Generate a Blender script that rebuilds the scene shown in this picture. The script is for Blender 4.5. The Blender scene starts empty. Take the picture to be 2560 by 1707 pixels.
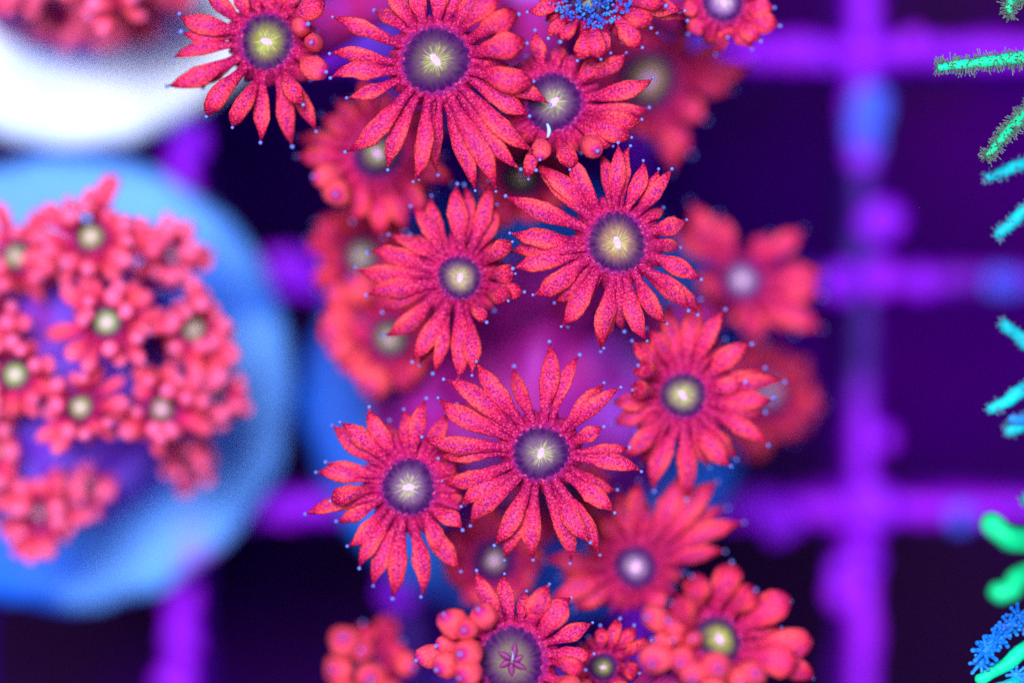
import bpy, math, random
import numpy as np
from mathutils import Vector, noise as mnoise

random.seed(7)
rng = np.random.default_rng(7)
scene = bpy.context.scene
MM = 0.001

# ------------------------------------------------------------------ camera
IMG_W, IMG_H = 2560.0, 1707.0
FOCUS_Z = 0.0360            # height of the sharp plane above the grid's top
CAM_DIST = 0.210
FIELD_W = 0.052             # width of the field in the sharp plane
CAM_Z = FOCUS_Z + CAM_DIST
cam_data = bpy.data.cameras.new("camera")
cam = bpy.data.objects.new("camera", cam_data)
scene.collection.objects.link(cam)
cam.location = (0, 0, CAM_Z)
cam.rotation_euler = (0, 0, 0)
cam_data.sensor_width = 36.0
cam_data.lens = 36.0 * CAM_DIST / FIELD_W
cam_data.clip_start = 0.005
cam_data.clip_end = 10.0
cam_data.dof.use_dof = True
cam_data.dof.focus_distance = CAM_DIST
cam_data.dof.aperture_fstop = 10.8
scene.camera = cam

# ------------------------------------------------------------------ light
world = bpy.data.worlds.new("World")
scene.world = world
world.use_nodes = True
bg = world.node_tree.nodes["Background"]
bg.inputs[0].default_value = (0.40, 0.22, 1.0, 1)
bg.inputs[1].default_value = 0.09


def area_lamp(name, loc, aim, size, power, color):
    d = bpy.data.lights.new(name, 'AREA')
    d.shape = 'RECTANGLE'
    d.size, d.size_y = size
    d.energy = power
    d.color = color
    o = bpy.data.objects.new(name, d)
    o.location = loc
    o.rotation_euler = (Vector(aim) - Vector(loc)).to_track_quat('-Z', 'Y').to_euler()
    scene.collection.objects.link(o)


area_lamp("aquarium_lamp", (-0.05, 0.085, 0.50), (0, 0, 0.02), (0.17, 0.10), 4.2, (1.0, 0.93, 1.0))
area_lamp("aquarium_lamp", (0.16, -0.10, 0.50), (0, 0, 0.02), (0.12, 0.12), 0.9, (0.72, 0.75, 1.0))

vs = scene.view_settings
vs.view_transform = 'Standard'
vs.look = 'None'
vs.exposure = 0.0
vs.gamma = 1.0
scene.cycles.use_denoising = False
scene.cycles.max_bounces = 6


# ------------------------------------------------------------------ helpers
def S(z):
    """metres per photograph pixel at height z"""
    return (CAM_Z - z) / CAM_DIST * FIELD_W / IMG_W


def P(x, y, z):
    s = S(z)
    return np.array([(x - IMG_W / 2) * s, (IMG_H / 2 - y) * s, z])


def mesh_obj(name, verts, faces, mats, parent=None, uvs=None, mat_idx=None, smooth=True):
    me = bpy.data.meshes.new(name)
    me.from_pydata([tuple(v) for v in verts], [], faces)
    for m in mats:
        me.materials.append(m)
    if uvs is not None:
        lay = me.uv_layers.new(name="UVMap")
        flat = np.array([c for f in uvs for c in f], dtype=np.float32).ravel()
        lay.data.foreach_set("uv", flat)
    if mat_idx is not None:
        me.polygons.foreach_set("material_index", mat_idx)
    if smooth:
        me.polygons.foreach_set("use_smooth", [True] * len(me.polygons))
    me.update()
    o = bpy.data.objects.new(name, me)
    scene.collection.objects.link(o)
    if parent is not None:
        o.parent = parent
    return o


def thing(name, label, cat, loc, group=None):
    o = bpy.data.objects.new(name, None)
    o.empty_display_size = 0.005
    o.location = loc
    scene.collection.objects.link(o)
    o["label"] = label
    o["category"] = cat
    if group:
        o["group"] = group
    return o


def unit(v):
    n = np.linalg.norm(v)
    return v / n if n > 1e-12 else v


def fbm(p, s, seed=0.0):
    return mnoise.fractal(Vector((p[0] * s + seed, p[1] * s - seed * 1.7, p[2] * s + seed * .6)), 0.9, 2.0, 3)


class Geo:
    def __init__(self):
        self.v, self.f, self.uv, self.mi = [], [], [], []

    def rings(self, rings, mi=0, cap0=True, cap1=True, vv=None, closed=True):
        """rings: list of (M,3) arrays; joined into a tube with caps"""
        M = len(rings[0])
        b = len(self.v)
        n = len(rings)
        if vv is None:
            vv = [i / (n - 1) for i in range(n)]
        for r in rings:
            self.v.extend(r)
        for i in range(n - 1):
            for j in range(M):
                k = (j + 1) % M
                self.f.append((b + i * M + j, b + i * M + k, b + (i + 1) * M + k, b + (i + 1) * M + j))
                self.uv.append(((j / M, vv[i]), ((j + 1) / M, vv[i]), ((j + 1) / M, vv[i + 1]), (j / M, vv[i + 1])))
                self.mi.append(mi)
        if cap0:
            c = len(self.v)
            self.v.append(np.mean(rings[0], axis=0))
            for j in range(M):
                k = (j + 1) % M
                self.f.append((c, b + k, b + j))
                self.uv.append(((.5, vv[0]), ((j + 1) / M, vv[0]), (j / M, vv[0])))
                self.mi.append(mi)
        if cap1:
            c = len(self.v)
            self.v.append(np.mean(rings[-1], axis=0))
            q = b + (n - 1) * M
            for j in range(M):
                k = (j + 1) % M
                self.f.append((c, q + j, q + k))
                self.uv.append((((j + .5) / M, vv[-1]), (j / M, vv[-1]), ((j + 1) / M, vv[-1])))
                self.mi.append(mi)

    def ball(self, c, r, mi=0, nu=8, nv=6, squash=1.0):
        rings = []
        for i in range(nv + 1):
            a = math.pi * (0.04 + 0.92 * i / nv)
            rings.append(np.array([[c[0] + r * math.sin(a) * math.cos(2 * math.pi * j / nu),
                                    c[1] + r * math.sin(a) * math.sin(2 * math.pi * j / nu),
                                    c[2] - r * squash * math.cos(a)] for j in range(nu)]))
        self.rings(rings, mi)

    def build(self, name, mats, parent, origin=(0, 0, 0)):
        o = np.array(origin)
        return mesh_obj(name, [v - o for v in self.v], self.f, mats, parent, self.uv, self.mi)


def revolve(geo, prof, seg, center, wob=0.0, seed=0.0, mi=0, cap0=True, cap1=True, scale=250.0):
    """prof: list of (radius, z)"""
    rings = []
    for (r, z) in prof:
        ring = []
        for j in range(seg):
            a = 2 * math.pi * j / seg
            d = np.array([math.cos(a), math.sin(a), 0])
            p = np.array([center[0], center[1], z]) + d * r
            if wob:
                p = p + (d * .8 + np.array([0, 0, .6])) * wob * fbm(p, scale, seed)
            ring.append(p)
        rings.append(np.array(ring))
    geo.rings(rings, mi, cap0, cap1)


# ------------------------------------------------------------------ materials
class NT:
    def __init__(self, name):
        self.m = bpy.data.materials.new(name)
        self.m.use_nodes = True
        self.t = self.m.node_tree
        self.b = self.t.nodes["Principled BSDF"]

    def n(self, typ, **kw):
        nd = self.t.nodes.new(typ)
        for k, v in kw.items():
            setattr(nd, k, v)
        return nd

    def link(self, a, b):
        self.t.links.new(a, b)

    def coords(self):
        return self.n("ShaderNodeTexCoord")

    def noise(self, vec, scale, detail=2.0, rough=.5):
        nd = self.n("ShaderNodeTexNoise")
        nd.inputs["Scale"].default_value = scale
        nd.inputs["Detail"].default_value = detail
        nd.inputs["Roughness"].default_value = rough
        self.link(vec, nd.inputs["Vector"])
        return nd.outputs["Fac"]

    def ramp(self, fac, stops, interp='LINEAR'):
        nd = self.n("ShaderNodeValToRGB")
        cr = nd.color_ramp
        cr.interpolation = interp
        while len(cr.elements) < len(stops):
            cr.elements.new(0.5)
        for e, (p, c) in zip(cr.elements, stops):
            e.position = p
            e.color = c if len(c) == 4 else (*c, 1)
        self.link(fac, nd.inputs["Fac"])
        return nd.outputs["Color"]

    def step(self, fac, a, b):
        nd = self.n("ShaderNodeMapRange")
        nd.interpolation_type = 'SMOOTHSTEP'
        nd.inputs["From Min"].default_value = a
        nd.inputs["From Max"].default_value = b
        self.link(fac, nd.inputs["Value"])
        return nd.outputs["Result"]

    def math(self, op, a, b=None):
        nd = self.n("ShaderNodeMath", operation=op)
        for i, x in enumerate((a, b)):
            if x is None:
                continue
            if isinstance(x, (int, float)):
                nd.inputs[i].default_value = x
            else:
                self.link(x, nd.inputs[i])
        return nd.outputs[0]

    def mix(self, fac, a, b):
        nd = self.n("ShaderNodeMix", data_type='RGBA')
        if isinstance(fac, (int, float)):
            nd.inputs[0].default_value = fac
        else:
            self.link(fac, nd.inputs[0])
        for i, x in ((6, a), (7, b)):
            if isinstance(x, tuple):
                nd.inputs[i].default_value = (*x, 1) if len(x) == 3 else x
            else:
                self.link(x, nd.inputs[i])
        return nd.outputs[2]

    def bump(self, height, dist, strength=1.0):
        nd = self.n("ShaderNodeBump")
        nd.inputs["Strength"].default_value = strength
        nd.inputs["Distance"].default_value = dist
        self.link(height, nd.inputs["Height"])
        self.link(nd.outputs["Normal"], self.b.inputs["Normal"])

    def out(self, col, rough=.5, sss=0.0, sss_scale=.0005, spec=.3):
        if isinstance(col, tuple):
            self.b.inputs["Base Color"].default_value = (*col, 1)
        else:
            self.link(col, self.b.inputs["Base Color"])
        self.b.inputs["Roughness"].default_value = rough
        self.b.inputs["Specular IOR Level"].default_value = spec
        if sss:
            self.b.inputs["Subsurface Weight"].default_value = sss
            self.b.inputs["Subsurface Radius"].default_value = (1.0, .45, .7)
            self.b.inputs["Subsurface Scale"].default_value = sss_scale
        return self.m


def mat_tentacle(name, pal, speck=.70, streak=.75):
    m = NT(name)
    co = m.coords()
    sep = m.n("ShaderNodeSeparateXYZ")
    m.link(co.outputs["UV"], sep.inputs[0])
    u, v = sep.outputs[0], sep.outputs[1]
    ob = co.outputs["Object"]
    base = m.ramp(v, pal)
    big = m.step(m.noise(ob, 700, 3, .6), .42, .68)
    base = m.mix(m.math('MULTIPLY', big, .30), base, (0.52, .006, .15))
    # a dusky violet stripe of pigment down the middle of the upper face
    top = m.step(m.math('SINE', m.math('MULTIPLY', u, 2 * math.pi)), .72, 1.0)
    win = m.math('MULTIPLY', m.step(v, .30, .50), m.step(v, .90, .72))
    pat = m.step(m.noise(ob, 4200, 3, .65), .36, .60)
    st = m.math('MULTIPLY', m.math('MULTIPLY', top, win), m.math('MULTIPLY', pat, streak))
    base = m.mix(st, base, (0.30, .010, .27))
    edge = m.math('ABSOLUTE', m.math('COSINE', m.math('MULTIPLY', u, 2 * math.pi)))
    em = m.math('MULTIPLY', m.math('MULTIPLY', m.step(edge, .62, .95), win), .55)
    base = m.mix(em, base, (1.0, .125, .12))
    # fine grains
    g = m.noise(ob, 9500, 2, .6)
    gm = m.math('MULTIPLY', m.step(g, .47, .60), m.step(v, 1.02, .9))
    base = m.mix(m.math('MULTIPLY', gm, speck), base, (0.17, .001, .075))
    lt = m.math('MULTIPLY', m.step(g, .46, .34), .45)
    base = m.mix(lt, base, (1.0, .13, .14))
    m.bump(g, .00005, .6)
    return m.out(base, .55, .22, .0005, .10)


PAL_RED = [(0.0, (.34, .003, .10)), (.22, (.36, .003, .09)), (.42, (.68, .018, .085)), (.60, (.92, .062, .095)), (.76, (.88, .042, .07)), (.86, (.50, .006, .04)),
           (.93, (.24, .002, .03)), (1.0, (.22, .002, .05))]  # crimson bases, darkened further in colour for the shade between petals
PAL_BALL = [(0.0, (.40, .006, .14)), (.35, (.62, .02, .13)), (.60, (.93, .085, .115)), (.93, (.93, .095, .13)),
            (.975, (.45, .01, .16)), (1.0, (.30, .01, .20))]
PAL_PINK = [(0.0, (.32, .006, .16)), (.3, (.62, .015, .14)), (.6, (.94, .075, .15)), (1.0, (.96, .15, .36))]
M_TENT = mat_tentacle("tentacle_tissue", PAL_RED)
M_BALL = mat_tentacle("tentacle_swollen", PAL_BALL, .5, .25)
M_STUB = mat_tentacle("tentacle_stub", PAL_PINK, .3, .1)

m = NT("tentacle_bead")
M_BEAD = m.out((.12, .24, .88), .25, .0, 0, .5)

m = NT("collar_tissue")
co = m.coords()
ob = co.outputs["Object"]
sep = m.n("ShaderNodeSeparateXYZ"); m.link(co.outputs["UV"], sep.inputs[0])
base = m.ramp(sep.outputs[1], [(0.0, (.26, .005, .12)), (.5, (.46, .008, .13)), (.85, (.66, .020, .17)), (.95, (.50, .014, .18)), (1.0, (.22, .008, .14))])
g = m.noise(ob, 6500, 3, .65)
base = m.mix(m.math('MULTIPLY', m.step(g, .48, .62), .6), base, (.28, .006, .20))
base = m.mix(m.math('MULTIPLY', m.step(g, .46, .34), .75), base, (1.0, .10, .17))
m.bump(g, .00012, .9)
M_COLLAR = m.out(base, .55, .2, .0005, .10)


def mat_disc():
    m = NT("oral_disc_tissue")
    co = m.coords()
    sep = m.n("ShaderNodeSeparateXYZ"); m.link(co.outputs["UV"], sep.inputs[0])
    u, v = sep.outputs[0], sep.outputs[1]
    oi = m.n("ShaderNodeObjectInfo")
    # radial streaks: noise on (cos, sin, slow radius)
    ang = m.math('MULTIPLY', u, 2 * math.pi)
    comb = m.n("ShaderNodeCombineXYZ")
    m.link(m.math('COSINE', ang), comb.inputs[0])
    m.link(m.math('SINE', ang), comb.inputs[1])
    m.link(m.math('ADD', m.math('MULTIPLY', v, .35), m.math('MULTIPLY', oi.outputs["Random"], 9.0)), comb.inputs[2])
    s = m.noise(comb.outputs[0], 7.0, 3, .6)
    grain = m.noise(co.outputs["Object"], 3800, 2, .5)
    rim = m.mix(.5, (.05, .005, .09), oi.outputs["Color"])
    mid = oi.outputs["Color"]
    bright = m.mix(.6, mid, (.62, .78, .24))
    base = m.mix(m.step(m.math('ADD', v, m.math('MULTIPLY', s, .22)), .38, .98), mid, (.038, .002, .070))
    near = m.math('SUBTRACT', m.math('MULTIPLY', m.step(s, .35, .70), .34), v)
    base = m.mix(m.math('MULTIPLY', m.step(near, -.40, .16), m.math('MULTIPLY', oi.outputs["Alpha"], .9)), base, bright)
    base = m.mix(m.math('MULTIPLY', m.step(s, .58, .44), .16), base, rim)
    base = m.mix(m.math('MULTIPLY', m.step(grain, .45, .65), .28), base, (.10, .015, .17))
    m.bump(m.math('ADD', s, m.math('MULTIPLY', grain, .4)), .00010, .4)
    return m.out(base, .55, .15, .0004, .04)


M_DISC = mat_disc()
m = NT("mouth_lip")
M_MOUTH = m.out(m.mix(m.noise(m.coords().outputs["Object"], 3500, 2), (.70, .26, .90), (.85, .55, .98)), .35, .15, .0003)
m = NT("mouth_gap")
M_GAP = m.out((.16, .006, .13), .5)

m = NT("stalk_tissue")
ob = m.coords().outputs["Object"]
base = m.mix(m.step(m.noise(ob, 350, 3, .6), .4, .65), (.48, .018, .20), (.40, .03, .42))
base = m.mix(m.math('MULTIPLY', m.step(m.noise(ob, 3000, 2), .48, .62), .4), base, (.22, .006, .2))
M_STALK = m.out(base, .55, .2, .0008, .10)


def mat_patch(name, a, b, c, scale, t1=(.42, .60), t2=(.55, .70), rough=.6, bump=.0002, bscale=1200, sss=0):
    m = NT(name)
    ob = m.coords().outputs["Object"]
    n1 = m.noise(ob, scale, 4, .6)
    mp = m.n("ShaderNodeMapping")
    mp.inputs["Location"].default_value = (.37, .11, .29)
    m.link(ob, mp.inputs[0])
    n2 = m.noise(mp.outputs[0], scale * .8, 3, .55)
    base = m.mix(m.step(n1, *t1), a, b)
    base = m.mix(m.step(n2, *t2), base, c)
    fine = m.noise(ob, bscale, 4, .65)
    base = m.mix(m.math('MULTIPLY', m.step(fine, .5, .7), .25), base, a)
    m.bump(fine, bump, .7)
    return m.out(base, rough, sss, .0008, .25)


M_BASE = mat_patch("colony_skin", (.36, .008, .28), (.28, .04, .62), (.38, .12, .80), 130, (.45, .65), (.52, .66))
M_BASE_LOW = mat_patch("colony_skin_low", (.14, .03, .60), (.20, .11, .95), (.30, .014, .36), 220)
M_PLUG_BLUE = mat_patch("plug_shade_blue", (.002, .05, .42), (.001, .13, .74), (.12, .02, .60), 170)  # white ceramic; shade and blue light are put into this colour
M_PLUG_DARK = mat_patch("plug_dark_violet", (.03, .0, .20), (.08, .004, .50), (.10, .004, .20), 170)
M_PLUG_LEFT = mat_patch("plug_mottled_blue", (.001, .13, .88), (.11, .38, 1.0), (.34, .15, .98), 95, (.42, .58), (.60, .70))
M_PLUG_WHITE = mat_patch("plug_white", (.56, .76, 1.0), (.70, .86, 1.0), (.46, .52, 1.0), 130, (.4, .6), (.64, .80))
M_GRID = mat_patch("grid_crust", (.24, .0, .80), (.30, .0, .80), (.03, .002, .20), 70, (.42, .62), (.54, .66), .6, .0004, 700)
M_GRID_NODE = mat_patch("grid_crust_lump", (.22, .0, .80), (.29, .0, .80), (.22, .10, .90), 150, (.42, .62), (.60, .74), .6, .0004, 700)
M_GRID_BLUE = mat_patch("grid_crust_blue", (.07, .08, .92), (.03, .16, .90), (.14, .10, .88), 300, (.42, .62), (.60, .74), .6, .0004, 900)
M_FLOOR = mat_patch("tank_floor", (.045, .0, .20), (.075, .0, .21), (.026, .006, .045), 34, (.40, .62), (.46, .60), .9, .001, 200)  # blue light scattered in the water is put into this dark purple
M_FLOOR.node_tree.nodes["Principled BSDF"].inputs["Specular IOR Level"].default_value = 0.0
M_GREEN = mat_patch("branch_green", (.0, .75, .32), (.0, .90, .42), (.0, .66, .40), 350, bump=.0002)
M_TEAL = mat_patch("branch_teal", (.0, .42, .50), (.0, .58, .62), (.0, .36, .56), 350, bump=.0002)
M_MINT = mat_patch("branch_mint", (.0, .60, .22), (.0, .72, .28), (.02, .70, .10), 350, bump=.0002)
M_SKY = mat_patch("polyp_blue", (.0, .17, .72), (.02, .26, .80), (.10, .13, .70), 600, bump=.0002)
m = NT("fringe_tissue")
M_FRINGE = m.out((.13, .20, .17), .5, .0)
m = NT("fringe_teal")
M_FRINGE_T = m.out((.10, .22, .36), .5, .0)
M_DETRITUS = mat_patch("detritus", (.02, .10, .80), (.03, .32, .95), (.20, .10, .62), 1500, bump=.0003, bscale=5000)
m = NT("pale_speck")
M_SPECK = m.out((.30, .50, .95), .4)

# ------------------------------------------------------------------ setting: tank floor and grid
g = Geo()
n = 24
ext = .45
for i in range(n + 1):
    for j in range(n + 1):
        x, y = (i / n - .5) * 2 * ext, (j / n - .5) * 2 * ext
        g.v.append(np.array([x, y, -.075 + .002 * fbm((x, y, 0), 25)]))
for i in range(n):
    for j in range(n):
        a = i * (n + 1) + j
        g.f.append((a, a + n + 1, a + n + 2, a + 1)); g.uv.append(((0, 0),) * 4); g.mi.append(0)
floor = g.build("tank_floor", [M_FLOOR], None)
floor["kind"] = "structure"
floor["label"] = "dark purple tank bottom below the grid"

PITCH = 571 * S(0)
GX0 = P(446, 0, 0)[0]
GY0 = P(0, 701, 0)[1]
grid = thing("plastic_grid", "violet crusted square plastic grid holding the coral plugs", "grid", (0, 0, -.011))
BAR_W, BAR_H = .00165, .011


def bar(axis, c, lo, hi, zt):
    g = Geo()
    n = int((hi - lo) / .0011)
    rings = []
    for i in range(n + 1):
        t = lo + (hi - lo) * i / n
        ring = []
        for j in range(14):
            a = 2 * math.pi * (j + .5) / 14
            ca, sa = math.cos(a), math.sin(a)
            px = math.copysign(abs(ca) ** .45, ca) * BAR_W / 2
            pz = zt - BAR_H / 2 + math.copysign(abs(sa) ** .3, sa) * BAR_H / 2
            q = np.array([t, c + px, pz]) if axis == 0 else np.array([c + px, t, pz])
            lump = max(0, fbm(q, 260, 3.1 + c * 50)) + .6 * max(0, fbm(q, 620, 9.0))
            d = .00065 * lump
            px += math.copysign(d, px)
            if pz > zt - BAR_H / 2:
                pz += d * .7
            ring.append([t, c + px, pz] if axis == 0 else [c + px, t, pz])
        rings.append(np.array(ring))
    g.rings(rings)
    return g.build("bar", [M_GRID], grid, (0, 0, -.011))


for k in range(-3, 8):
    bar(1, GX0 + k * PITCH, -.062, .062, -.0004)
for k in range(-3, 5):
    bar(0, GY0 + k * PITCH, -.075, .098, 0.0)
# crust lumps that bulge from the bars
for (x, y, r, mt) in [(2208, 545, 62, M_GRID_NODE), (2190, 1265, 62, M_GRID_NODE), (2150, 1240, 55, M_GRID_NODE), (2208, 1090, 36, M_GRID_NODE),
                      (1960, 1300, 48, M_GRID_NODE), (1915, 130, 45, M_GRID_NODE), (2060, 150, 36, M_GRID_NODE), (2280, 120, 42, M_GRID_NODE),
                      (2178, 250, 46, M_GRID_BLUE), (2172, 300, 52, M_GRID_BLUE), (2165, 345, 50, M_GRID_BLUE), (2150, 385, 44, M_GRID_NODE),
                      (2530, 708, 36, M_GRID_BLUE), (2490, 704, 30, M_GRID_BLUE), (2112, 1480, 40, M_GRID_NODE), (2300, 705, 46, M_GRID_NODE),
                      (2110, 700, 52, M_GRID_NODE), (2200, 690, 52, M_GRID_NODE), (715, 655, 40, M_GRID_NODE), (760, 670, 44, M_GRID_NODE), (690, 660, 40, M_GRID_NODE),
                      (450, 1600, 58, M_GRID_NODE), (440, 1690, 58, M_GRID_NODE), (465, 350, 52, M_GRID_NODE), (1005, 1480, 56, M_GRID_NODE), (985, 1410, 40, M_GRID_NODE),
                      (2160, 1400, 44, M_GRID_NODE), (2110, 1420, 36, M_GRID_NODE), (2400, 1290, 36, M_GRID_BLUE), (1900, 1255, 48, M_GRID_NODE)]:
    g = Geo()
    s = S(0)
    c = P(x, y, 0)
    r *= s
    rings = []
    for i in range(9):
        a = math.pi * (.03 + .94 * i / 8)
        ring = []
        for j in range(12):
            q = 2 * math.pi * j / 12
            d = np.array([math.sin(a) * math.cos(q), math.sin(a) * math.sin(q), -math.cos(a) * .55])
            p = c + d * r
            ring.append(p + d * r * .45 * fbm(p, 500, 4))
        rings.append(np.array(ring))
    g.rings(rings)
    g.build("crust_lump", [mt], grid, (0, 0, -.011))


# ------------------------------------------------------------------ coral pieces
def plug(parent, base, cx, cy, r, mat, seed):
    g = Geo()
    z0, z1 = .0006, .0048
    revolve(g, [(r * .5, z0), (r * .93, z0), (r * .985, z0 + .0005), (r, z0 + .0012), (r, z1 - .0012), (r * .985, z1 - .0005), (r * .94, z1),
                (r * .86, z1 - .0001), (r * .7, z1 - .0002), (r * .45, z1), (r * .2, z1)], 72, (cx, cy), .0005, seed, scale=420)
    d = g.build("plug_disc", [mat], parent, base)
    g = Geo()
    revolve(g, [(r * .28, -.012), (r * .31, -.0115), (r * .34, .0005), (r * .34, .0010)], 28, (cx, cy), .0002, seed)
    g.build("plug_stem", [mat], d, base)
    return d


def mound(parent, base, cx, cy, r, z0, z1, mat, seed, wob=.0016, name="colony_base"):
    g = Geo()
    prof = []
    for i in range(15):
        a = i / 14 * math.pi / 2
        prof.append((r * math.cos(a) ** .55 + .0002, z0 + (z1 - z0) * math.sin(a) ** .9))
    revolve(g, prof, 56, (cx, cy), wob, seed, scale=300)
    return g.build(name, [mat], parent, base)


LEAF = [(0, .50), (.08, .46), (.18, .50), (.30, .66), (.42, .87), (.52, .99), (.60, 1.0), (.69, .91), (.77, .74), (.84, .53), (.90, .33), (.945, .18), (.975, .10), (1.0, .08)]
CLUB = [(0, .42), (.10, .42), (.22, .48), (.36, .66), (.50, .88), (.62, 1.0), (.74, 1.0), (.83, .90), (.90, .72), (.95, .48), (.98, .26), (1.0, .10)]
BALL = [(0, .38), (.12, .38), (.28, .46), (.42, .66), (.55, .88), (.66, 1.0), (.76, 1.0), (.85, .90), (.92, .70), (.965, .45), (.99, .2), (1.0, .08)]
STUB = [(0, .55), (.15, .58), (.32, .72), (.50, .92), (.66, 1.0), (.80, .96), (.90, .78), (.96, .5), (1.0, .14)]
MSEG = 12


def tentacle(parent, base, b, c1, c2, e, w, kind, bead_r, thick=None, roll=0.0):
    """tube from b to e along a cubic curve, w = full width"""
    prof = {'leaf': LEAF, 'club': CLUB, 'ball': BALL, 'stub': STUB}[kind]
    th = thick if thick else {'leaf': .62, 'club': .8, 'ball': .97, 'stub': .95}[kind]
    groove = {'leaf': .16, 'club': .08, 'ball': 0, 'stub': 0}[kind]
    g = Geo()
    rings, vv = [], []
    prev_side = None
    for (t, k) in prof:
        q = (1 - t)
        p = q ** 3 * b + 3 * q * q * t * c1 + 3 * q * t * t * c2 + t ** 3 * e
        tan = unit(3 * q * q * (c1 - b) + 6 * q * t * (c2 - c1) + 3 * t * t * (e - c2))
        side = np.cross(tan, np.array([0, 0, 1.0]))
        if np.linalg.norm(side) < .25 and prev_side is not None:
            side = prev_side - tan * np.dot(prev_side, tan)
        side = unit(side)
        if prev_side is not None and np.dot(side, prev_side) < 0:
            side = -side
        prev_side = side
        up = np.cross(side, tan)
        if roll:
            cr, sr = math.cos(roll), math.sin(roll)
            side, up = side * cr + up * sr, up * cr - side * sr
        ring = []
        wk = w * .5 * k
        fl = 1.0 - (1.0 - th) * min(1.0, max(0.0, (k - .2) / .5))
        for j in range(MSEG):
            a = 2 * math.pi * j / MSEG
            ca, sa = math.cos(a), math.sin(a)
            gr = 1.0 - groove * max(0, sa) ** 4 * min(1, max(0, (t - .2) * 4)) * min(1, max(0, (.92 - t) * 5))
            pt = p + side * ca * wk + up * sa * wk * fl * gr
            pt = pt + (side * ca + up * sa) * wk * .22 * fbm(pt, 1300, 2.0)
            ring.append(pt)
        rings.append(np.array(ring))
        vv.append(t)
    g.rings(rings, 0, True, True, vv)
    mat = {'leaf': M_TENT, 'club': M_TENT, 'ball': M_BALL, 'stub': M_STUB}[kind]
    if bead_r > 0:
        tan = unit(e - c2)
        g.ball(e + tan * bead_r * .7, bead_r, 1)
    return g.build("tentacle", [mat, M_BEAD], parent, base)


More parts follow.
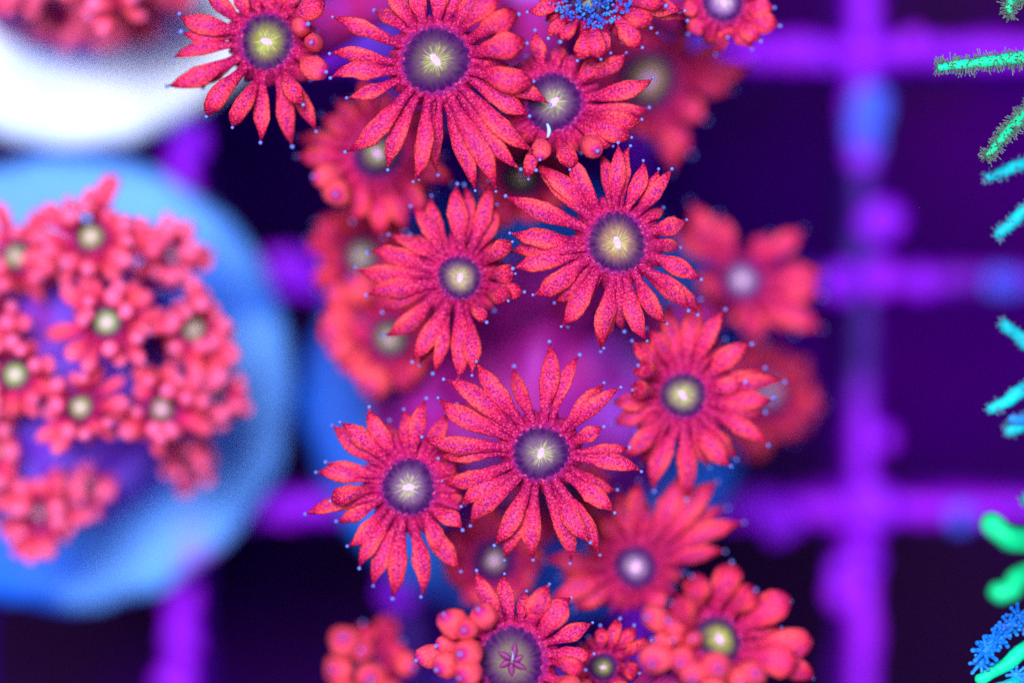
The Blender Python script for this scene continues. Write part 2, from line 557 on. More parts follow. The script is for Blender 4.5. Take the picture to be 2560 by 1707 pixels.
def polyp(colony, base, root, cx, cy, r, z, tips, disc=(.16, .13, .09), tilt=(0, 0), k=1.0, org=(0, 0), mouth='slit', mouth_a=None,
          bead=4.6, droop=1.0, stalk_r=1.0, seed=None, fill=True, collar=1.6):
    """cx, cy, r and the tips in photograph pixels after org + k * value; z = height of the disc"""
    if seed is not None:
        random.seed(seed)
    X, Y, R = org[0] + k * cx, org[1] + k * cy, r * k * S(z)
    C = P(X, Y, z)
    nrm = unit(np.array([tilt[0], tilt[1], 1.0]))
    ex = unit(np.cross(np.array([0, 1.0, 0]), nrm))
    ey = np.cross(nrm, ex)

    def at(rad, a, h):
        return C + ex * rad * math.cos(a) + ey * rad * math.sin(a) + nrm * h

    # body: stalk flaring into a collar that rings the disc
    g = Geo()
    seg = 88 if z > .0275 else 48
    nr = 22
    rings, vv = [], []
    root = np.array(root)
    low = C - nrm * .0032
    c1 = root + np.array([0, 0, (z - root[2]) * .5])
    c2 = low - nrm * max(.002, (z - root[2]) * .35)
    for i in range(10):
        t = i / 9
        q = 1 - t
        p = q ** 3 * root + 3 * q * q * t * c1 + 3 * q * t * t * c2 + t ** 3 * low
        tan = unit(3 * q * q * (c1 - root) + 6 * q * t * (c2 - c1) + 3 * t * t * (low - c2))
        sx = unit(np.cross(ey, tan)); sy = np.cross(tan, sx)
        rr = R * stalk_r * (.95 + .10 * (1 - t) ** 2)
        ring = []
        for j in range(seg):
            a = 2 * math.pi * j / seg
            pt = p + (sx * math.cos(a) + sy * math.sin(a)) * rr
            ring.append(pt + (sx * math.cos(a) + sy * math.sin(a)) * rr * .15 * fbm(pt, 350, 1.0))
        rings.append(np.array(ring)); vv.append(0.0)
    ns = len(rings)
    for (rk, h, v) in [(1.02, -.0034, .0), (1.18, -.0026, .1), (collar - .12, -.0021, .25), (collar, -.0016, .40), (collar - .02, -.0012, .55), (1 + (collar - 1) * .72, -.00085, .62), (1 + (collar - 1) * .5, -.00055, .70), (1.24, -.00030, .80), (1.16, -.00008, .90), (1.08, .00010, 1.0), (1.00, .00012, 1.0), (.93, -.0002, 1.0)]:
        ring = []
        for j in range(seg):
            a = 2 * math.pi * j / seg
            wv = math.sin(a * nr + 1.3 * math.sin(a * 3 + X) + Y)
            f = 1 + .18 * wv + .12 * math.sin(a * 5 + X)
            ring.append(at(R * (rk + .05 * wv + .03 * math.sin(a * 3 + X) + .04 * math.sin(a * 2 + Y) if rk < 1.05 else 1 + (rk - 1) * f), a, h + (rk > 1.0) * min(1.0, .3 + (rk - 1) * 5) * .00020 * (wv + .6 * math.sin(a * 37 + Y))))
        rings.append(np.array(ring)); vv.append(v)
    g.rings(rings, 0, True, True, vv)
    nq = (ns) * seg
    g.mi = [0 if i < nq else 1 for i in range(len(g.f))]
    po = g.build("polyp", [M_STALK, M_COLLAR], colony, base)

    # oral disc, gently domed with a sunk centre
    g = Geo()
    rings, vv = [], []
    for i in range(12):
        q = 1 - i / 11 * .985
        h = .16 * R * (1 - q ** 2.4) - .10 * R * math.exp(-(q / .2) ** 2)
        ring = []
        for j in range(seg):
            a = 2 * math.pi * j / seg
            ring.append(at(R * q * (1 + .03 * math.sin(a * 3 + X) + .04 * math.sin(a * 2 + Y) + .012 * math.sin(24 * a)), a, h + .010 * R * math.sin(a * 24) * q))
        rings.append(np.array(ring)); vv.append(q)
    g.rings(rings, 0, False, True, vv)
    d = g.build("oral_disc", [M_DISC], po, base)
    d.color = disc if len(disc) == 4 else (*disc, 1)

    # mouth
    g = Geo()
    ma = mouth_a if mouth_a is not None else random.uniform(0, math.pi)
    if mouth in ('slit', 'wide'):
        la, lb = (.23, .11) if mouth == 'slit' else (.30, .20)
        rings = []
        for (q, h) in [(1.15, .02), (1.0, .10), (.75, .125), (.5, .09), (.25, .045)]:
            ring = []
            for j in range(16):
                a = 2 * math.pi * j / 16
                x, y = la * R * q * math.cos(a), lb * R * q * math.sin(a)
                wv = 1 + .12 * math.sin(a * 6)
                ring.append(C + (ex * (x * math.cos(ma) - y * math.sin(ma)) + ey * (x * math.sin(ma) + y * math.cos(ma))) * wv + nrm * (h * R * .9 + .035 * R))
            rings.append(np.array(ring))
        g.rings(rings, 0, False, True)
        g.build("mouth", [M_MOUTH], po, base)
    else:
        for q in range(6):
            a0 = ma + q * math.pi / 3 + random.uniform(-.15, .15)
            ln = random.uniform(.26, .55)
            rings = []
            for i in range(7):
                t = i / 6
                wk = .10 * math.sin(math.pi * (t * .93 + .04)) ** .8 * (1.3 - .4 * t)
                cpt = at(R * (.06 + ln * t), a0 + .15 * t, .15 * R)
                sd = -ex * math.sin(a0) + ey * math.cos(a0)
                rings.append(np.array([cpt + sd * wk * R * math.cos(b) + nrm * .03 * R * math.sin(b) for b in [2 * math.pi * j / 8 for j in range(8)]]))
            g.rings(rings)
        g.build("mouth", [M_GAP], po, base)
        g = Geo()
        rings = []
        for i in range(6):
            t = i / 5
            cpt = at(R * (.02 + .34 * t), ma + .95 + .4 * t, (.19 + .06 * math.sin(t * 3)) * R)
            rings.append(np.array([cpt + (ex * math.cos(b) * -math.sin(ma + .95) + ey * math.cos(b) * math.cos(ma + .95) + nrm * math.sin(b)) * R * .03 * (1.15 - t) for b in [2 * math.pi * j / 8 for j in range(8)]]))
        g.rings(rings)
        g.build("mouth_lobe", [M_SPECK], po, base)

    # tentacles; a lower tier fills the wide gaps between the upper ones
    tips = list(tips)
    if fill:
        angs = sorted((math.atan2(-(t[1] - cy), t[0] - cx), math.hypot(t[0] - cx, t[1] - cy), t[2]) for t in tips)
        for q in range(len(angs)):
            a0, l0, w0 = angs[q]
            a1, l1, w1 = angs[(q + 1) % len(angs)]
            gap = (a1 - a0) % (2 * math.pi)
            n = int(gap / .40)
            for h in range(1, n + 1):
                am = a0 + gap * (h / (n + 1)) + random.uniform(-.05, .05)
                lm = max(r * 1.9, min(l0, l1) * random.uniform(.78, .95))
                tips.append((cx + lm * math.cos(am), cy - lm * math.sin(am), min(w0, w1) * .82, 'leaf', random.uniform(-3.0, -1.6)))
    for i, tp in enumerate(tips):
        tx, ty, w = tp[0], tp[1], tp[2]
        kind = tp[3] if len(tp) > 3 else 'leaf'
        dz = tp[4] * MM if len(tp) > 4 else None
        tx, ty = org[0] + k * tx, org[1] + k * ty
        if dz is None:
            dz = {'leaf': random.uniform(-1.5, .3) * droop, 'club': random.uniform(.2, 1.0), 'ball': random.uniform(2.0, 3.0), 'stub': random.uniform(-.3, 1.2)}[kind] * MM
        e = P(tx, ty, z + dz)
        ang = math.atan2(np.dot(e - C, ey), np.dot(e - C, ex))
        a_rim = ang + random.uniform(-.10, .10)
        b = at(R * (1.02 + .10 * (i % 2)), a_rim, -.0003 - .0004 * (i % 2))
        ln = np.linalg.norm(e - b)
        out = unit(ex * math.cos(a_rim) + ey * math.sin(a_rim))
        lat = np.cross(nrm, unit(e - b))
        bend = random.uniform(-.15, .15) * ln
        W = w * k * S(z) * (1.1 if kind == 'ball' else 1.0)
        if kind == 'leaf':
            c1 = b + out * ln * .33 + nrm * ln * random.uniform(.10, .20)
            c2 = b + (e - b) * .70 + nrm * ln * random.uniform(.06, .14) + lat * bend
        elif kind == 'club':
            c1 = b + out * ln * .30 + nrm * ln * .28
            c2 = b + (e - b) * .62 + nrm * ln * .28 + lat * bend
        elif kind == 'ball':
            c1 = b + out * ln * .35 + nrm * ln * .05
            c2 = e - unit(np.array([0, 0, 1.0]) + out * random.uniform(-.1, 1.3) + lat * random.uniform(-.6, .6)) * max(ln * .42, W * .7)
        else:
            c1 = b + out * ln * .33 + nrm * ln * .18
            c2 = b + (e - b) * .66 + nrm * ln * .25 + lat * bend
        br = bead * S(z) * random.uniform(.82, 1.18) if bead else 0
        tentacle(po, base, b, c1, c2, e, W, kind, br, roll=random.uniform(-.6, .6))
    return po


def fan(cx, cy, rmin, rmax, n, w, kind='leaf', a0=0, a1=360, sx=1.0, sy=1.0, seed=1, dz=None, jit=.28, wv=.15):
    rr = random.Random(seed)
    out = []
    for i in range(n):
        a = math.radians(a0 + (a1 - a0) * (i + rr.uniform(-jit, jit)) / n)
        q = rr.uniform(rmin, rmax)
        t = [cx + q * math.cos(a) * sx, cy - q * math.sin(a) * sy, w * rr.uniform(1 - wv, 1 + wv), kind]
        if dz is not None:
            t.append(rr.uniform(*dz))
        out.append(tuple(t))
    return out


K8, K7 = 800 / 2352, 700 / 2352
OLIVE = (.13, .10, .075)
GREY = (.14, .085, .13)
YELLOW = (.22, .24, .045)
VIOLET = (.19, .07, .24)
CX1 = P(1303, 0, .0045)[0]


def colony(px, py, r_px, label, mat_plug, mat_base, base_r, base_top, seed):
    c = P(px, py, .0045)
    base = (c[0], c[1], .0006)
    t = thing("coral_colony", label, "coral", base, "red flower corals on round plugs")
    plug(t, base, c[0], c[1], r_px * S(.0045), mat_plug, seed)
    mound(t, base, c[0], c[1], base_r, .0044, base_top, mat_base, seed + .5)
    return t, base, c


def root_for(c, X, Y, z, spread, zr):
    p = P(X, Y, z)
    d = np.array([p[0] - c[0], p[1] - c[1]])
    ln = np.linalg.norm(d)
    d = d * min(1.0, spread / max(ln, 1e-6)) if ln > spread else d
    return (c[0] + d[0] * .9, c[1] + d[1] * .9, zr)


# ---- the middle colony
T, B0, c = colony(1318, 1000, 560, "tall red flower coral with long petal tentacles above a deep blue plug", M_PLUG_BLUE, M_BASE, .0082, .0215, 1.0)


def pm(X, Y, r, z, tips, **kw):
    k, org = kw.get('k', 1.0), kw.get('org', (0, 0))
    return polyp(T, B0, root_for(c, org[0] + k * X, org[1] + k * Y, z, .0055, .011), X, Y, r, z, tips, **kw)


C4 = dict(k=K8, org=(1400, 500))
C3 = dict(k=K8, org=(750, 400))
C5 = dict(k=K8, org=(750, 850))
C6 = dict(k=K8, org=(1300, 1000))
C1 = dict(k=K8, org=(400, 0))
C2 = dict(k=K8, org=(1100, 0))
C7 = dict(k=K7, org=(780, 1250))
C8 = dict(k=K7, org=(1400, 1250))

# I
pm(420, 315, 212, .0360, [(925, 150, 150), (1030, 580, 140), (1010, 835, 130, 'leaf', -1.8), (940, 805, 165), (780, 905, 145), (635, 1030, 150), (320, 1080, 170),
                          (300, 1105, 150, 'leaf', -2.2), (15, 925, 175), (60, 925, 165, 'leaf', -2.0), (-191, 696, 175), (-336, 501, 170), (-361, 386, 160, 'leaf', -1.8),
                          (-361, 246, 160), (-391, -24, 165), (-165, -215, 180), (-172, -265, 170, 'leaf', -1.8), (78, -340, 155), (428, -410, 130, 'leaf', .3),
                          (513, -390, 125), (613, -280, 135), (723, -220, 125), (818, -220, 125, 'leaf', -.5)], disc=(.30, .17, .10), mouth_a=1.9, collar=1.6, seed=11, **C4)
# H
pm(1175, 865, 155, .0338, [(820, 345, 150), (965, 270, 120, 'leaf', -1.5), (1155, 185, 155), (1210, 190, 120, 'leaf', -2), (1385, 160, 135), (1445, 335, 150), (1555, 605, 135, 'club', 1.6),
                           (1575, 835, 140, 'club', 1.6), (1640, 970, 140, 'club', 1.2), (1525, 1030, 155, 'club', 2), (1365, 1185, 105, 'club', 1.2), (660, 550, 120, 'leaf', -1.5), (505, 680, 150),
                           (415, 795, 155), (495, 990, 160), (625, 1290, 160), (830, 1475, 160), (980, 1560, 120, 'leaf', 0), (1160, 1610, 160, 'leaf', .8), (1265, 1575, 140, 'leaf', 1.6),
                           (880, 1500, 120, 'leaf', -1.5)], disc=(.28, .21, .15), tilt=(.10, -.05), mouth_a=1.4, collar=1.95, seed=12, **C3)
# L
pm(1770, 830, 198, .0358, [(1835, 20, 150), (2050, 115, 120), (2230, 320, 135), (2350, 350, 125), (2225, 640, 125, 'leaf', 1), (2412, 791, 135), (2502, 961, 145), (2307, 1261, 150), (2202, 1571, 145),
                           (2127, 1481, 150, 'leaf', .6), (1987, 1631, 140), (1712, 1606, 155), (1435, 1500, 155), (1505, 1608, 155, 'leaf', -1.6), (1255, 1355, 160), (1190, 1215, 150), (1050, 1035, 150),
                           (1025, 865, 160), (905, 715, 155, 'leaf', 0), (1020, 430, 160), (1065, 290, 160), (1300, 165, 160), (1160, 470, 110, 'leaf', -2.5)],
   disc=(.17, .11, .17), mouth_a=1.2, collar=1.55, seed=13, **C5)
# M
pm(800, 1080, 198, .0344, [(510, 500, 150), (765, 515, 130), (925, 435, 135), (1075, 540, 130), (300, 605, 140, 'leaf', .5), (240, 630, 150), (195, 900, 130), (125, 970, 135), (45, 1275, 130),
                           (230, 1180, 140, 'club', 1.2), (275, 1330, 130), (355, 1510, 140), (438, 1666, 140), (539, 1797, 155), (683, 1889, 150), (893, 1876, 140), (1029, 1570, 140), (1177, 1692, 150),
                           (1190, 1386, 140), (1200, 1200, 140, 'leaf', -2), (1150, 900, 130, 'leaf', -2)], disc=(.20, .12, .22), tilt=(-.06, -.05), mouth_a=.1, collar=1.85, seed=14, **C5)
# K
pm(905, 1435, 165, .0318, [(810, 760, 140), (1030, 740, 160), (1210, 810, 140), (640, 950, 140, 'leaf', .8), (535, 1040, 155, 'leaf', 1.6), (580, 1220, 160, 'club', 1.8), (540, 1395, 150, 'club', 2),
                           (385, 1480, 155), (1400, 1060, 160), (1500, 1240, 140), (1640, 1335, 150), (1560, 1460, 150), (1500, 1560, 150), (1251, 1950, 160), (1290, 1900, 140, 'leaf', -2), (1526, 1795, 145),
                           (931, 2190, 155), (691, 2130, 155), (476, 1900, 160), (396, 1640, 140), (1350, 1340, 140, 'leaf', .5)], disc=(.24, .22, .12), tilt=(-.22, .10), mouth_a=2.2, collar=1.95, seed=15, **C4)
# N
pm(850, 1225, 150, .0285, [(1640, 900, 160), (1450, 600, 190), (1180, 540, 190), (870, 600, 170), (720, 650, 150), (190, 1180, 160), (220, 1460, 170), (400, 1540, 160), (680, 1460, 150), (580, 820, 150),
                           (1500, 1110, 140), (1050, 1560, 150)], disc=(.24, .12, .36), mouth='wide', tilt=(0, .08), collar=2.2, seed=16, **C6)
# J (deep, behind the sharp flowers)
pm(1340, 590, 150, .0190, [(960, 20, 190), (1170, 120, 180), (850, 220, 190), (1000, 560, 170), (1050, 640, 170), (1350, 930, 190), (1490, 1040, 190), (1720, 970, 230), (1920, 940, 200), (1910, 700, 200), (1930, 540, 200),
                           (1780, 220, 190), (1540, 260, 180), (1640, 860, 190)], disc=(.30, .14, .42), mouth='slit', fill=False, tilt=(-.15, .1), collar=1.6, seed=17, **C4)
# deep ones at the colony's side
pm(905, 640, 50, .0185, fan(905, 640, 100, 150, 15, 62, 'club', seed=3), disc=(.22, .24, .16), tilt=(-.4, .1), seed=18)
pm(975, 845, 52, .0215, fan(965, 840, 130, 185, 8, 70, 'ball', 120, 275, seed=5, dz=(0, 2)) + fan(965, 840, 110, 150, 7, 60, 'club', 290, 470, seed=6, dz=(-2, 0)), disc=(.26, .26, .16), tilt=(-.3, -.1), seed=19)
pm(1920, 980, 60, .0110, fan(1890, 1000, 100, 165, 14, 80, 'club', seed=8), disc=(.22, .07, .30), tilt=(.4, 0), seed=20)
pm(1235, 1400, 55, .0255, fan(1235, 1400, 110, 160, 14, 72, 'leaf', seed=9), disc=(.10, .02, .12), seed=21)
pm(1395, 1240, 55, .0240, fan(1395, 1240, 100, 150, 12, 70, 'leaf', seed=10), disc=(.14, .05, .2), seed=22)

# ---- the upper colony
T, B0, c = colony(1318, -178, 560, "red flower coral whose one polyp disc is smothered in crumbly blue debris", M_PLUG_DARK, M_BASE, .0085, .0205, 2.0)
# B
pm(2025, 445, 240, .0366, [(1275, 130, 140), (1255, 395, 130), (1260, 570, 145), (1380, 720, 125, 'leaf', .5), (1370, 1115, 155), (1675, 1240, 160), (1865, 1330, 140, 'leaf', .3), (1905, 1315, 150, 'leaf', -1.5),
                           (2040, 1280, 100, 'leaf', -2.5), (2315, 1395, 165), (2468, 1400, 160), (2643, 1240, 165, 'leaf', -.6), (2748, 1110, 155), (2708, 850, 170), (2858, 765, 155, 'leaf', -.4), (2738, 600, 195, 'club', .6),
                           (2688, 320, 190, 'club', 1.0), (2628, 110, 180, 'club', 1.0), (2478, -40, 160, 'club'), (2358, -60, 160), (1640, -60, 150), (1880, -130, 140), (2050, -170, 140), (2200, -140, 130)],
   disc=(.135, .10, .085), mouth_a=2.2, collar=1.45, seed=31, **C1)
# A
pm(785, 310, 196, .0346, [(100, 430, 115), (60, 635, 155), (345, 850, 150, 'club', 1.2), (535, 930, 140, 'club', 1.4), (740, 1040, 130), (970, 1070, 135), (1045, 765, 135, 'club', 1.6), (1145, 960, 130),
                          (1215, 530, 175, 'ball', 2.4), (1112, 315, 125, 'ball', 3.0), (1080, 180, 125, 'ball', 3.0), (165, 240, 125), (150, 110, 160), (330, -30, 140), (560, -70, 130), (800, -90, 130), (1200, -20, 180, 'club', 1.6),
                          (1000, -110, 130)], disc=YELLOW, tilt=(-.08, 0), mouth_a=2.8, collar=1.6, seed=32, bead=5.2, **C1)
# C
pm(835, 755, 206, .0345, [(1560, 580, 155, 'leaf', .8), (1365, 395, 150, 'leaf', .5), (1530, 795, 140), (1475, 880, 140, 'club', 1.5), (1400, 1010, 155, 'club', 1.4), (1155, 1110, 150, 'ball', 2.4), (1265, 1070, 135, 'club', .6),
                          (955, 1240, 145, 'club', 1.5), (735, 1170, 130, 'ball', 2.0), (650, 1310, 110, 'club', .8), (1180, 440, 140), (700, 235, 125), (880, 320, 110, 'leaf', -2), (560, 600, 120, 'leaf', -3), (520, 900, 120, 'leaf', -3)],
   disc=(.16, .11, .16), tilt=(.05, 0), mouth_a=.8, collar=1.75, seed=33, **C2)
# E
pm(1110, -30, 185, .0362, [(650, 90, 120), (800, 275, 110), (890, 300, 120, 'club', 1), (1015, 440, 130, 'club', .6), (1180, 430, 150, 'club', .8), (1250, 385, 110, 'leaf', -1), (1480, 345, 155, 'club', .6), (1545, 200, 165, 'club', 1),
                           (1590, 240, 130), (1790, 80, 150), (1810, 150, 140, 'leaf', -2), (1650, 40, 130, 'club', 1.2), (700, -40, 120), (1500, -250, 140), (800, -260, 140)], disc=(.14, .10, .14), mouth_a=.5, collar=1.6, seed=34, **C2)
# F
pm(2080, 20, 150, .0322, [(2450, 60, 180), (2490, 190, 200), (2290, 355, 160), (2110, 270, 130), (2030, 395, 140, 'leaf', -2), (1830, 245, 140), (1770, 80, 130), (2350, -100, 160), (1900, -120, 160), (2120, -180, 160),
                          (2350, 300, 180, 'leaf', .3)], disc=(.32, .16, .45), tilt=(.25, .1), seed=35, **C2)
# D
pm(1530, 590, 215, .0205, [(2290, 470, 170), (2140, 660, 170), (1950, 880, 180), (1840, 1130, 185), (1700, 1260, 200), (1560, 1050, 180), (1400, 1000, 160), (2100, 330, 150), (1850, 240, 150), (1600, 200, 150), (1300, 250, 150), (1200, 500, 150)],
   disc=(.42, .26, .13), mouth='wide', fill=False, tilt=(.15, -.05), collar=1.9, seed=36, **C2)
# G
pm(1600, 1130, 180, .0275, [(1000, 1010, 160), (1010, 1150, 160), (1130, 1300, 165, 'ball', 1.5), (1290, 1430, 190, 'ball', 2.5), (1190, 850, 160), (1290, 740, 150), (1420, 1620, 180), (1640, 1740, 170), (1800, 1700, 160), (1960, 1560, 150), (2150, 1350, 150),
                            (2100, 950, 150), (1500, 560, 150)], disc=(.11, .09, .06), tilt=(-.1, -.05), collar=1.9, seed=37, **C1)
# a polyp shaded in the gap below
pm(1305, 440, 52, .0255, fan(1305, 440, 105, 150, 13, 62, 'leaf', seed=14), disc=(.13, .14, .05), seed=38)

# blue debris on E's disc, pale specks
g = Geo()
rr = random.Random(4)
cE = P(1100 + K8 * 1110, K8 * -30, .0362)
for i in range(420):
    a, q = rr.uniform(0, 2 * math.pi), math.sqrt(rr.random())
    p = cE + np.array([q * math.cos(a) * .0022, q * math.sin(a) * .0018 + .0001, .0004 + .0008 * rr.random() * (1.2 - q)])
    L = rr.uniform(.00008, .00030)
    ax = unit(np.array([rr.uniform(-1, 1), rr.uniform(-1, 1), rr.uniform(-.6, .6)]))
    s1 = unit(np.cross(ax, np.array([.1, .2, 1]))); s2 = np.cross(ax, s1)
    w = rr.uniform(.00004, .00011)
    rings = [np.array([p + ax * L * t + (s1 * math.cos(b) + s2 * .5 * math.sin(b)) * w * kk for b in [2 * math.pi * j / 5 for j in range(5)]]) for t, kk in ((-.5, .5), (0, 1.1), (.5, .4))]
    g.rings(rings)
o = g.build("debris", [M_DETRITUS], None)
o["kind"] = "stuff"; o["label"] = "crumbly bright blue debris lying on a red polyp disc"; o["category"] = "debris"
g = Geo()
pS = P(1368, 327, .0362)
rings = []
for i in range(8):
    t = i / 7
    pc = pS + np.array([.0001 * math.sin(t * 3), (.5 - t) * .00072, 0])
    rings.append(np.array([pc + np.array([math.cos(b), 0, math.sin(b)]) * .00011 * math.sin(math.pi * (.08 + .84 * t)) ** .5 for b in [2 * math.pi * j / 8 for j in range(8)]]))
g.rings(rings)
o = g.build("pale_fleck", [M_SPECK], None)
o["label"] = "tiny pale blue rice-shaped fleck at the rim of a violet disc"; o["category"] = "fleck"

# ---- the lower colony
T, B0, c = colony(1318, 2185, 560, "red flower coral with swollen ball tentacles and a star-slit open mouth", M_PLUG_DARK, M_BASE, .0085, .0190, 3.0)
pm(1680, 1345, 272, .0372, [(1385, 600, 190), (1615, 625, 160), (1990, 710, 215, 'leaf', .5), (1800, 770, 120, 'leaf', -2), (2170, 820, 225), (2350, 1030, 150), (2360, 1290, 165), (2290, 1420, 165, 'club'),
                            (1110, 960, 230, 'ball', 2.4), (1275, 1090, 185, 'ball', 3.0), (1250, 1290, 235, 'ball', 3.0), (1050, 1420, 215, 'ball', 2.0), (1240, 1490, 230, 'ball', 3.0), (880, 1340, 190, 'ball', .5), (1050, 1220, 150, 'ball', 1),
                            (1400, 920, 215, 'ball', 2.2), (2200, 1620, 200, 'ball', 2), (1500, 1800, 200, 'ball', 2), (1850, 1850, 200, 'ball', 2)], disc=(.17, .13, .10, .12), mouth='star', mouth_a=.3, collar=1.45, seed=41, **C7)
pm(1330, 1170, 205, .0415, [(930, 860, 240, 'club', 3.0), (1110, 640, 225, 'club', 1.6), (1440, 530, 240, 'club', .6), (1640, 760, 215, 'club', .6), (1930, 850, 285, 'club', -.6), (2110, 1190, 285, 'club', -1.0), (1990, 1370, 275, 'club', .4),
                            (2120, 1490, 190, 'club', -1.4), (1700, 1130, 200, 'leaf', -2), (1850, 1060, 220, 'leaf', -2.4), (1640, 1450, 205, 'ball', 2.4), (1330, 1410, 225, 'ball', 3.0), (1010, 1360, 205, 'ball', 2.6), (770, 1370, 240, 'ball', 2.0), (1110, 1510, 195, 'ball', 2.8), (730, 980, 195, 'ball', 1.5),
                            (910, 1010, 185, 'ball', 2.0), (1115, 1160, 115, 'ball', 2.4), (1530, 1550, 160, 'ball', 2), (950, 1170, 90, 'ball', 2), (1300, 1620, 200, 'ball', 2), (790, 1170, 140, 'ball', 1)], disc=(.23, .27, .04), tilt=(.45, .42), mouth_a=1.9, collar=1.9, seed=42, **C8)
pm(360, 1400, 120, .0330, [(500, 1000, 120, 'club', .5), (620, 1060, 125, 'club', .5), (340, 1060, 110, 'club', .5), (760, 1180, 130, 'club', 1), (60, 1480, 150, 'club'), (200, 1600, 200, 'ball'), (500, 1600, 180, 'ball'), (660, 1450, 150, 'club')],
   disc=(.10, .12, .04), seed=43, **C8)
pm(450, 1420, 150, .0240, [(260, 1150, 250, 'ball', 3), (430, 1040, 200, 'club', 1), (410, 1260, 190, 'ball', 2), (170, 1420, 230, 'ball', 1.5), (490, 1500, 230, 'ball', 3), (760, 1190, 190, 'club', 1), (850, 1400, 190, 'ball', 2), (250, 1650, 230, 'ball'),
                           (650, 1680, 220, 'ball'), (690, 960, 240, 'leaf', -3)], disc=(.12, .03, .16), seed=44, **C7)

# ---- the low colony on the mottled plug
T, B0, c = colony(166, 955, 566, "low red coral with stubby crowded polyps on a mottled sky-blue plug", M_PLUG_LEFT, M_BASE_LOW, .0080, .0205, 4.0)


def pl(X, Y, r, z, n, lmin, lmax, w, sd, disc=(.36, .46, .10), **kw):
    p = P(X, Y, z)
    rt = random.Random(sd + 7)
    kw.setdefault('tilt', (rt.uniform(-.4, .4), rt.uniform(-.4, .4)))
    d = np.array([p[0] - c[0], p[1] - c[1]])
    q = min(1.0, .0070 / max(np.linalg.norm(d), 1e-6))
    polyp(T, B0, (c[0] + d[0] * q, c[1] + d[1] * q, .0145), X, Y, r, z, fan(X, Y, lmin * .9, lmax * 1.15, n, w * .95, 'stub', seed=sd, sx=kw.get('sx', 1.0), sy=kw.get('sy', 1.0), dz=(-1.6, 1.6), jit=.5, wv=.25)
          + fan(X, Y, lmin * .60, lmax * .72, int(n * .5), w * .95, 'stub', seed=sd + 50, sx=kw.pop('sx', 1.0), sy=kw.pop('sy', 1.0), dz=(1.6, 3.4), jit=.6, wv=.25), disc=disc, seed=sd + 100,
          bead=kw.pop('bead', 3.5), mouth='wide', collar=1.18, fill=False, **kw)


pl(228, 593, 40, .0240, 18, 95, 165, 46, 1, sy=.85, sx=1.15)
pl(267, 805, 40, .0255, 15, 85, 130, 42, 2, disc=(.34, .52, .16))
pl(484, 822, 36, .0225, 16, 70, 120, 44, 3, tilt=(.3, 0))
pl(38, 936, 38, .0250, 14, 80, 125, 42, 4, disc=(.34, .56, .10))
pl(201, 1018, 34, .0250, 13, 75, 120, 42, 5)
pl(405, 1023, 40, .0240, 17, 75, 125, 44, 6, disc=(.36, .20, .10))
pl(545, 985, 30, .0205, 14, 55, 95, 42, 7, tilt=(.5, -.1), disc=(.3, .1, .3))
pl(95, 1280, 36, .0205, 15, 70, 120, 46, 8, tilt=(-.1, -.5), disc=(.5, .1, .2))
pl(222, 1215, 24, .0175, 10, 45, 75, 42, 9, tilt=(.1, -.5), disc=(.6, .4, .7))
pl(470, 1150, 24, .0165, 9, 45, 75, 46, 10, tilt=(.4, -.5), disc=(.3, .1, .4))
pl(40, 640, 36, .0220, 15, 75, 125, 44, 11, tilt=(-.2, .2))
pl(430, 640, 30, .0210, 13, 65, 105, 46, 12, tilt=(.3, .3), disc=(.45, .1, .25))
pl(-40, 800, 36, .0240, 14, 75, 120, 44, 13)
pl(-30, 1130, 36, .0215, 14, 75, 120, 44, 15)

# ---- the colony on the white plug
T, B0, c = colony(180, -205, 572, "red and purple coral on a bare white plug rim", M_PLUG_WHITE, M_BASE, .0078, .0135, 5.0)
pl(258, -40, 38, .0245, 15, 85, 125, 46, 21)
pl(60, -60, 36, .0190, 14, 80, 120, 46, 22)
pl(160, 40, 30, .0120, 14, 70, 100, 52, 23, tilt=(-.1, -.6), sy=.9)
pl(300, 40, 30, .0115, 14, 65, 100, 50, 24, tilt=(.2, -.6), disc=(.3, .05, .15), sy=.9)
pl(420, -60, 34, .0150, 13, 75, 110, 46, 25, tilt=(.5, -.2))

# ------------------------------------------------------------------ green branching coral beyond the right edge
cg = P(3260, 900, .0045)
bg_ = (cg[0], cg[1], .0006)
G = thing("branching_coral", "bright green and teal branching coral with hairy twigs", "coral", bg_)
plug(G, bg_, cg[0], cg[1], .0125, M_PLUG_BLUE, 6.0)
mound(G, bg_, cg[0], cg[1], .0085, .0044, .012, M_GREEN, 6.5)


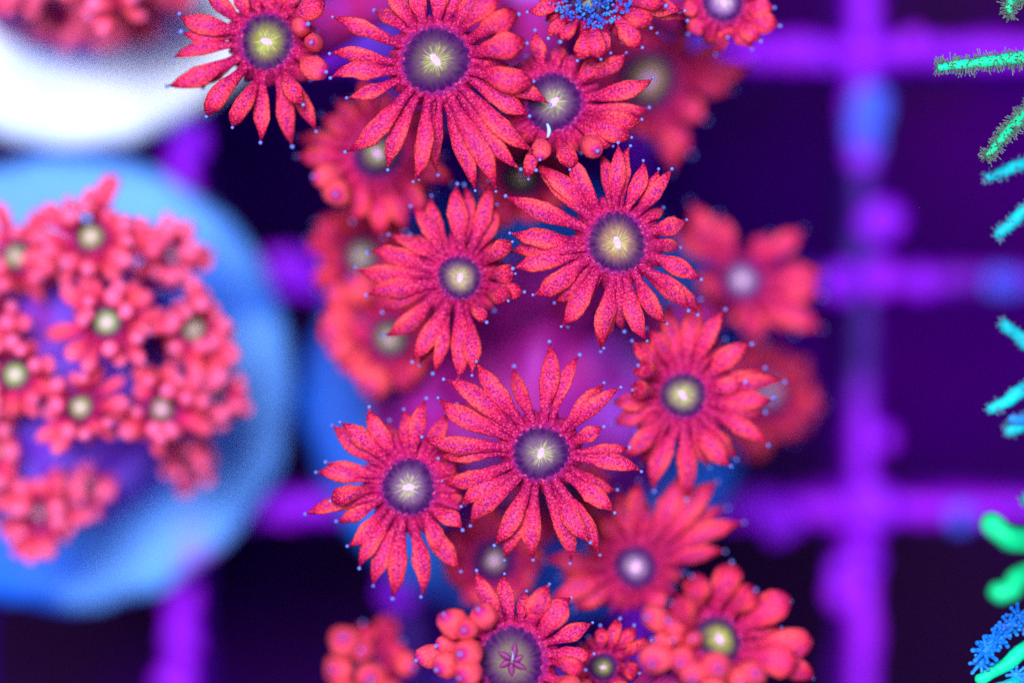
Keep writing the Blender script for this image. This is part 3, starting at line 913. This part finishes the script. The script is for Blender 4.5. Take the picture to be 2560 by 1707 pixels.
def branch(pts, r0, r1, mat, hair=None, hair_len=22, dens=1.0, seed=0, name="branch"):
    """pts: (px, py, z mm); radii in pixels"""
    rr = random.Random(seed)
    w = [P(x, y, z * MM) for x, y, z in pts]
    n = 26
    path = []
    for i in range(n + 1):
        t = (1 - (1 - i / n) ** 1.8) * (len(w) - 1)
        a = min(int(t), len(w) - 2)
        f = t - a
        p0, p1, p2, p3 = w[max(a - 1, 0)], w[a], w[a + 1], w[min(a + 2, len(w) - 1)]
        path.append(.5 * ((2 * p1) + (-p0 + p2) * f + (2 * p0 - 5 * p1 + 4 * p2 - p3) * f * f + (-p0 + 3 * p1 - 3 * p2 + p3) * f ** 3))
    g = Geo()
    rings = []
    frames = []
    for i, p in enumerate(path):
        tan = unit(path[min(i + 1, n)] - path[max(i - 1, 0)])
        s1 = unit(np.cross(tan, np.array([.05, .1, 1.0]))); s2 = np.cross(s1, tan)
        t = i / n
        r = (r0 + (r1 - r0) * (1 - (1 - t) ** 1.8)) * S(p[2])
        left = sum(np.linalg.norm(path[q + 1] - path[q]) for q in range(i, n))
        if left < r:
            r *= math.sqrt(max(.03, 1 - (1 - left / r) ** 2))
        frames.append((p, tan, s1, s2, r))
        rings.append(np.array([p + (s1 * math.cos(b) + s2 * math.sin(b)) * r * (1 + .28 * fbm(p + s1 * math.cos(b) * r, 1500, seed)) for b in [2 * math.pi * j / 10 for j in range(10)]]))
    g.rings(rings)
    bo = g.build(name, [mat], G, bg_)
    if hair is not None:
        h = Geo()
        cum_idx = [i for i in range(8, n + 1) for _ in range(max(1, int(round(np.linalg.norm(path[i] - path[i - 1]) / (4 * S(.036))))))]
        total = np.linalg.norm(np.array(path[-1]) - np.array(path[0])) / S(.036)
        for q in range(int(total * .26 * dens)):
            i = cum_idx[rr.randrange(len(cum_idx))]
            p, tan, s1, s2, r = frames[i]
            p = p - tan * rr.uniform(0, 1.0) * np.linalg.norm(path[i] - path[i - 1])
            b = rr.uniform(0, 2 * math.pi)
            dr = unit(s1 * math.cos(b) + s2 * math.sin(b) + tan * rr.uniform(-.2, .7))
            L = hair_len * S(.036) * rr.uniform(.45, 1.0)
            wv = 1.25 * S(.036) * rr.uniform(.8, 1.3)
            bend = unit(np.array([rr.uniform(-1, 1), rr.uniform(-1, 1), rr.uniform(-1, 1)])) * L * .3
            a1 = unit(np.cross(dr, np.array([.3, .2, 1]))); a2 = np.cross(dr, a1)
            hr = []
            for t, kk in ((0, 1.2), (.4, .9), (.8, .8), (.92, 1.25), (1.0, .5)):
                cpt = p + dr * (r * .8 + L * t) + bend * t * t
                hr.append(np.array([cpt + (a1 * math.cos(e) + a2 * math.sin(e)) * wv * kk for e in [2 * math.pi * j / 5 for j in range(5)]]))
            h.rings(hr)
        ho = h.build("twig_fringe", [hair], bo, bg_)
        ho["kind"] = "stuff"
    return bo


branch([(3200, 800, 10), (3000, 300, 26), (2760, 145, 33), (2560, 147, 36), (2440, 158, 36.2), (2342, 170, 36.4)], 26, 10, M_GREEN, M_FRINGE, 24, 1.5, 1)
branch([(3180, 780, 12), (2950, 150, 28), (2700, -30, 34), (2570, -10, 36), (2530, 0, 36.5), (2522, 38, 36.8)], 26, 9, M_GREEN, M_FRINGE, 22, 1.3, 2)
branch([(3200, 850, 10), (2900, 300, 26), (2650, 215, 33), (2560, 290, 35), (2510, 340, 36), (2464, 396, 36.4)], 26, 8, M_GREEN, M_FRINGE, 22, 1.6, 3)
branch([(3200, 870, 10), (2900, 420, 24), (2680, 395, 30), (2560, 412, 32.5), (2510, 430, 33), (2462, 447, 33.5)], 26, 12, M_TEAL, M_FRINGE_T, 14, .55, 4)
branch([(3200, 880, 10), (2900, 500, 24), (2680, 470, 30), (2590, 508, 32.5), (2535, 552, 33), (2488, 594, 33.2)], 28, 13, M_TEAL, M_FRINGE_T, 13, .55, 5)
branch([(3200, 900, 10), (2900, 880, 23), (2680, 890, 29), (2590, 872, 31.5), (2545, 840, 32), (2500, 805, 32.3)], 30, 15, M_TEAL, M_FRINGE_T, 13, .55, 6)
branch([(3200, 950, 10), (2900, 930, 23), (2680, 920, 29), (2570, 970, 32), (2520, 1000, 32.4), (2467, 1028, 32.6)], 28, 13, M_TEAL, M_FRINGE_T, 13, .55, 7)
branch([(3200, 980, 10), (2900, 1000, 22), (2680, 1010, 29), (2585, 1045, 31.2), (2545, 1065, 31.4), (2512, 1082, 31.6)], 28, 16, M_TEAL, M_FRINGE_T, 13, .55, 8)
branch([(2600, 1040, 31), (2555, 1048, 31.8), (2520, 1048, 32.2)], 16, 13, M_SKY, M_FRINGE_T, 14, .8, 9)
branch([(3200, 1000, 10), (2850, 1180, 24), (2650, 1235, 29), (2580, 1245, 31), (2556, 1256, 31.4)], 28, 16, M_TEAL, M_FRINGE_T, 14, .6, 10)
branch([(3200, 1050, 10), (2900, 1300, 26), (2680, 1350, 40), (2540, 1348, 44.5), (2490, 1320, 45), (2462, 1290, 45)], 34, 26, M_MINT, None, seed=11)
branch([(3200, 1080, 10), (2900, 1400, 26), (2680, 1410, 40), (2560, 1440, 45), (2520, 1475, 46), (2470, 1482, 46)], 34, 26, M_MINT, None, seed=12)
branch([(2640, 1400, 41), (2570, 1425, 43), (2535, 1450, 44.5)], 26, 20, M_MINT, None, seed=13)
branch([(3200, 1100, 10), (2950, 1450, 24), (2700, 1540, 32), (2580, 1610, 34.5), (2510, 1665, 35), (2438, 1702, 35.2)], 30, 15, M_GREEN, None, seed=14)
branch([(2640, 1575, 33), (2570, 1680, 34), (2520, 1712, 35.6), (2470, 1722, 35.8)], 18, 12, M_TEAL, None, seed=15)


def star(px, py, z, r, seed):
    rr = random.Random(seed)
    g = Geo()
    C = P(px, py, z * MM)
    R = r * S(z * MM)
    g.ball(C, R * .42, 0, 10, 7, .8)
    n = 8
    for i in range(n):
        a = 2 * math.pi * (i + rr.uniform(-.2, .2)) / n
        d = unit(np.array([math.cos(a), math.sin(a), rr.uniform(-.1, .7)]))
        sd = unit(np.cross(d, np.array([0, 0, 1.0]))); u2 = np.cross(sd, d)
        L = R * rr.uniform(.8, 1.2)
        rings = []
        for t, kk in ((.2, .2), (.5, .17), (.8, .15), (.95, .19), (1.05, .14), (1.1, .05)):
            cpt = C + d * L * t + np.array([0, 0, 1]) * R * .1 * t * t
            rings.append(np.array([cpt + (sd * math.cos(b) + u2 * math.sin(b)) * R * kk for b in [2 * math.pi * j / 7 for j in range(7)]]))
        g.rings(rings)
    g.build("branch_polyp", [M_SKY], G, bg_)


branch([(2700, 1480, 31), (2560, 1545, 33.5), (2500, 1590, 34.5), (2462, 1628, 35)], 18, 13, M_SKY, None, seed=16)
for i, (x, y, z, r) in enumerate([(2463, 1625, 35.6, 38), (2452, 1655, 35.4, 30), (2500, 1590, 35.4, 36), (2522, 1560, 35.2, 34), (2545, 1540, 35.0, 36), (2480, 1605, 35.5, 34), (2540, 1685, 35, 26), (2555, 1700, 35, 26), (2558, 1560, 34.6, 30)]):
    star(x, y, z, r, i)
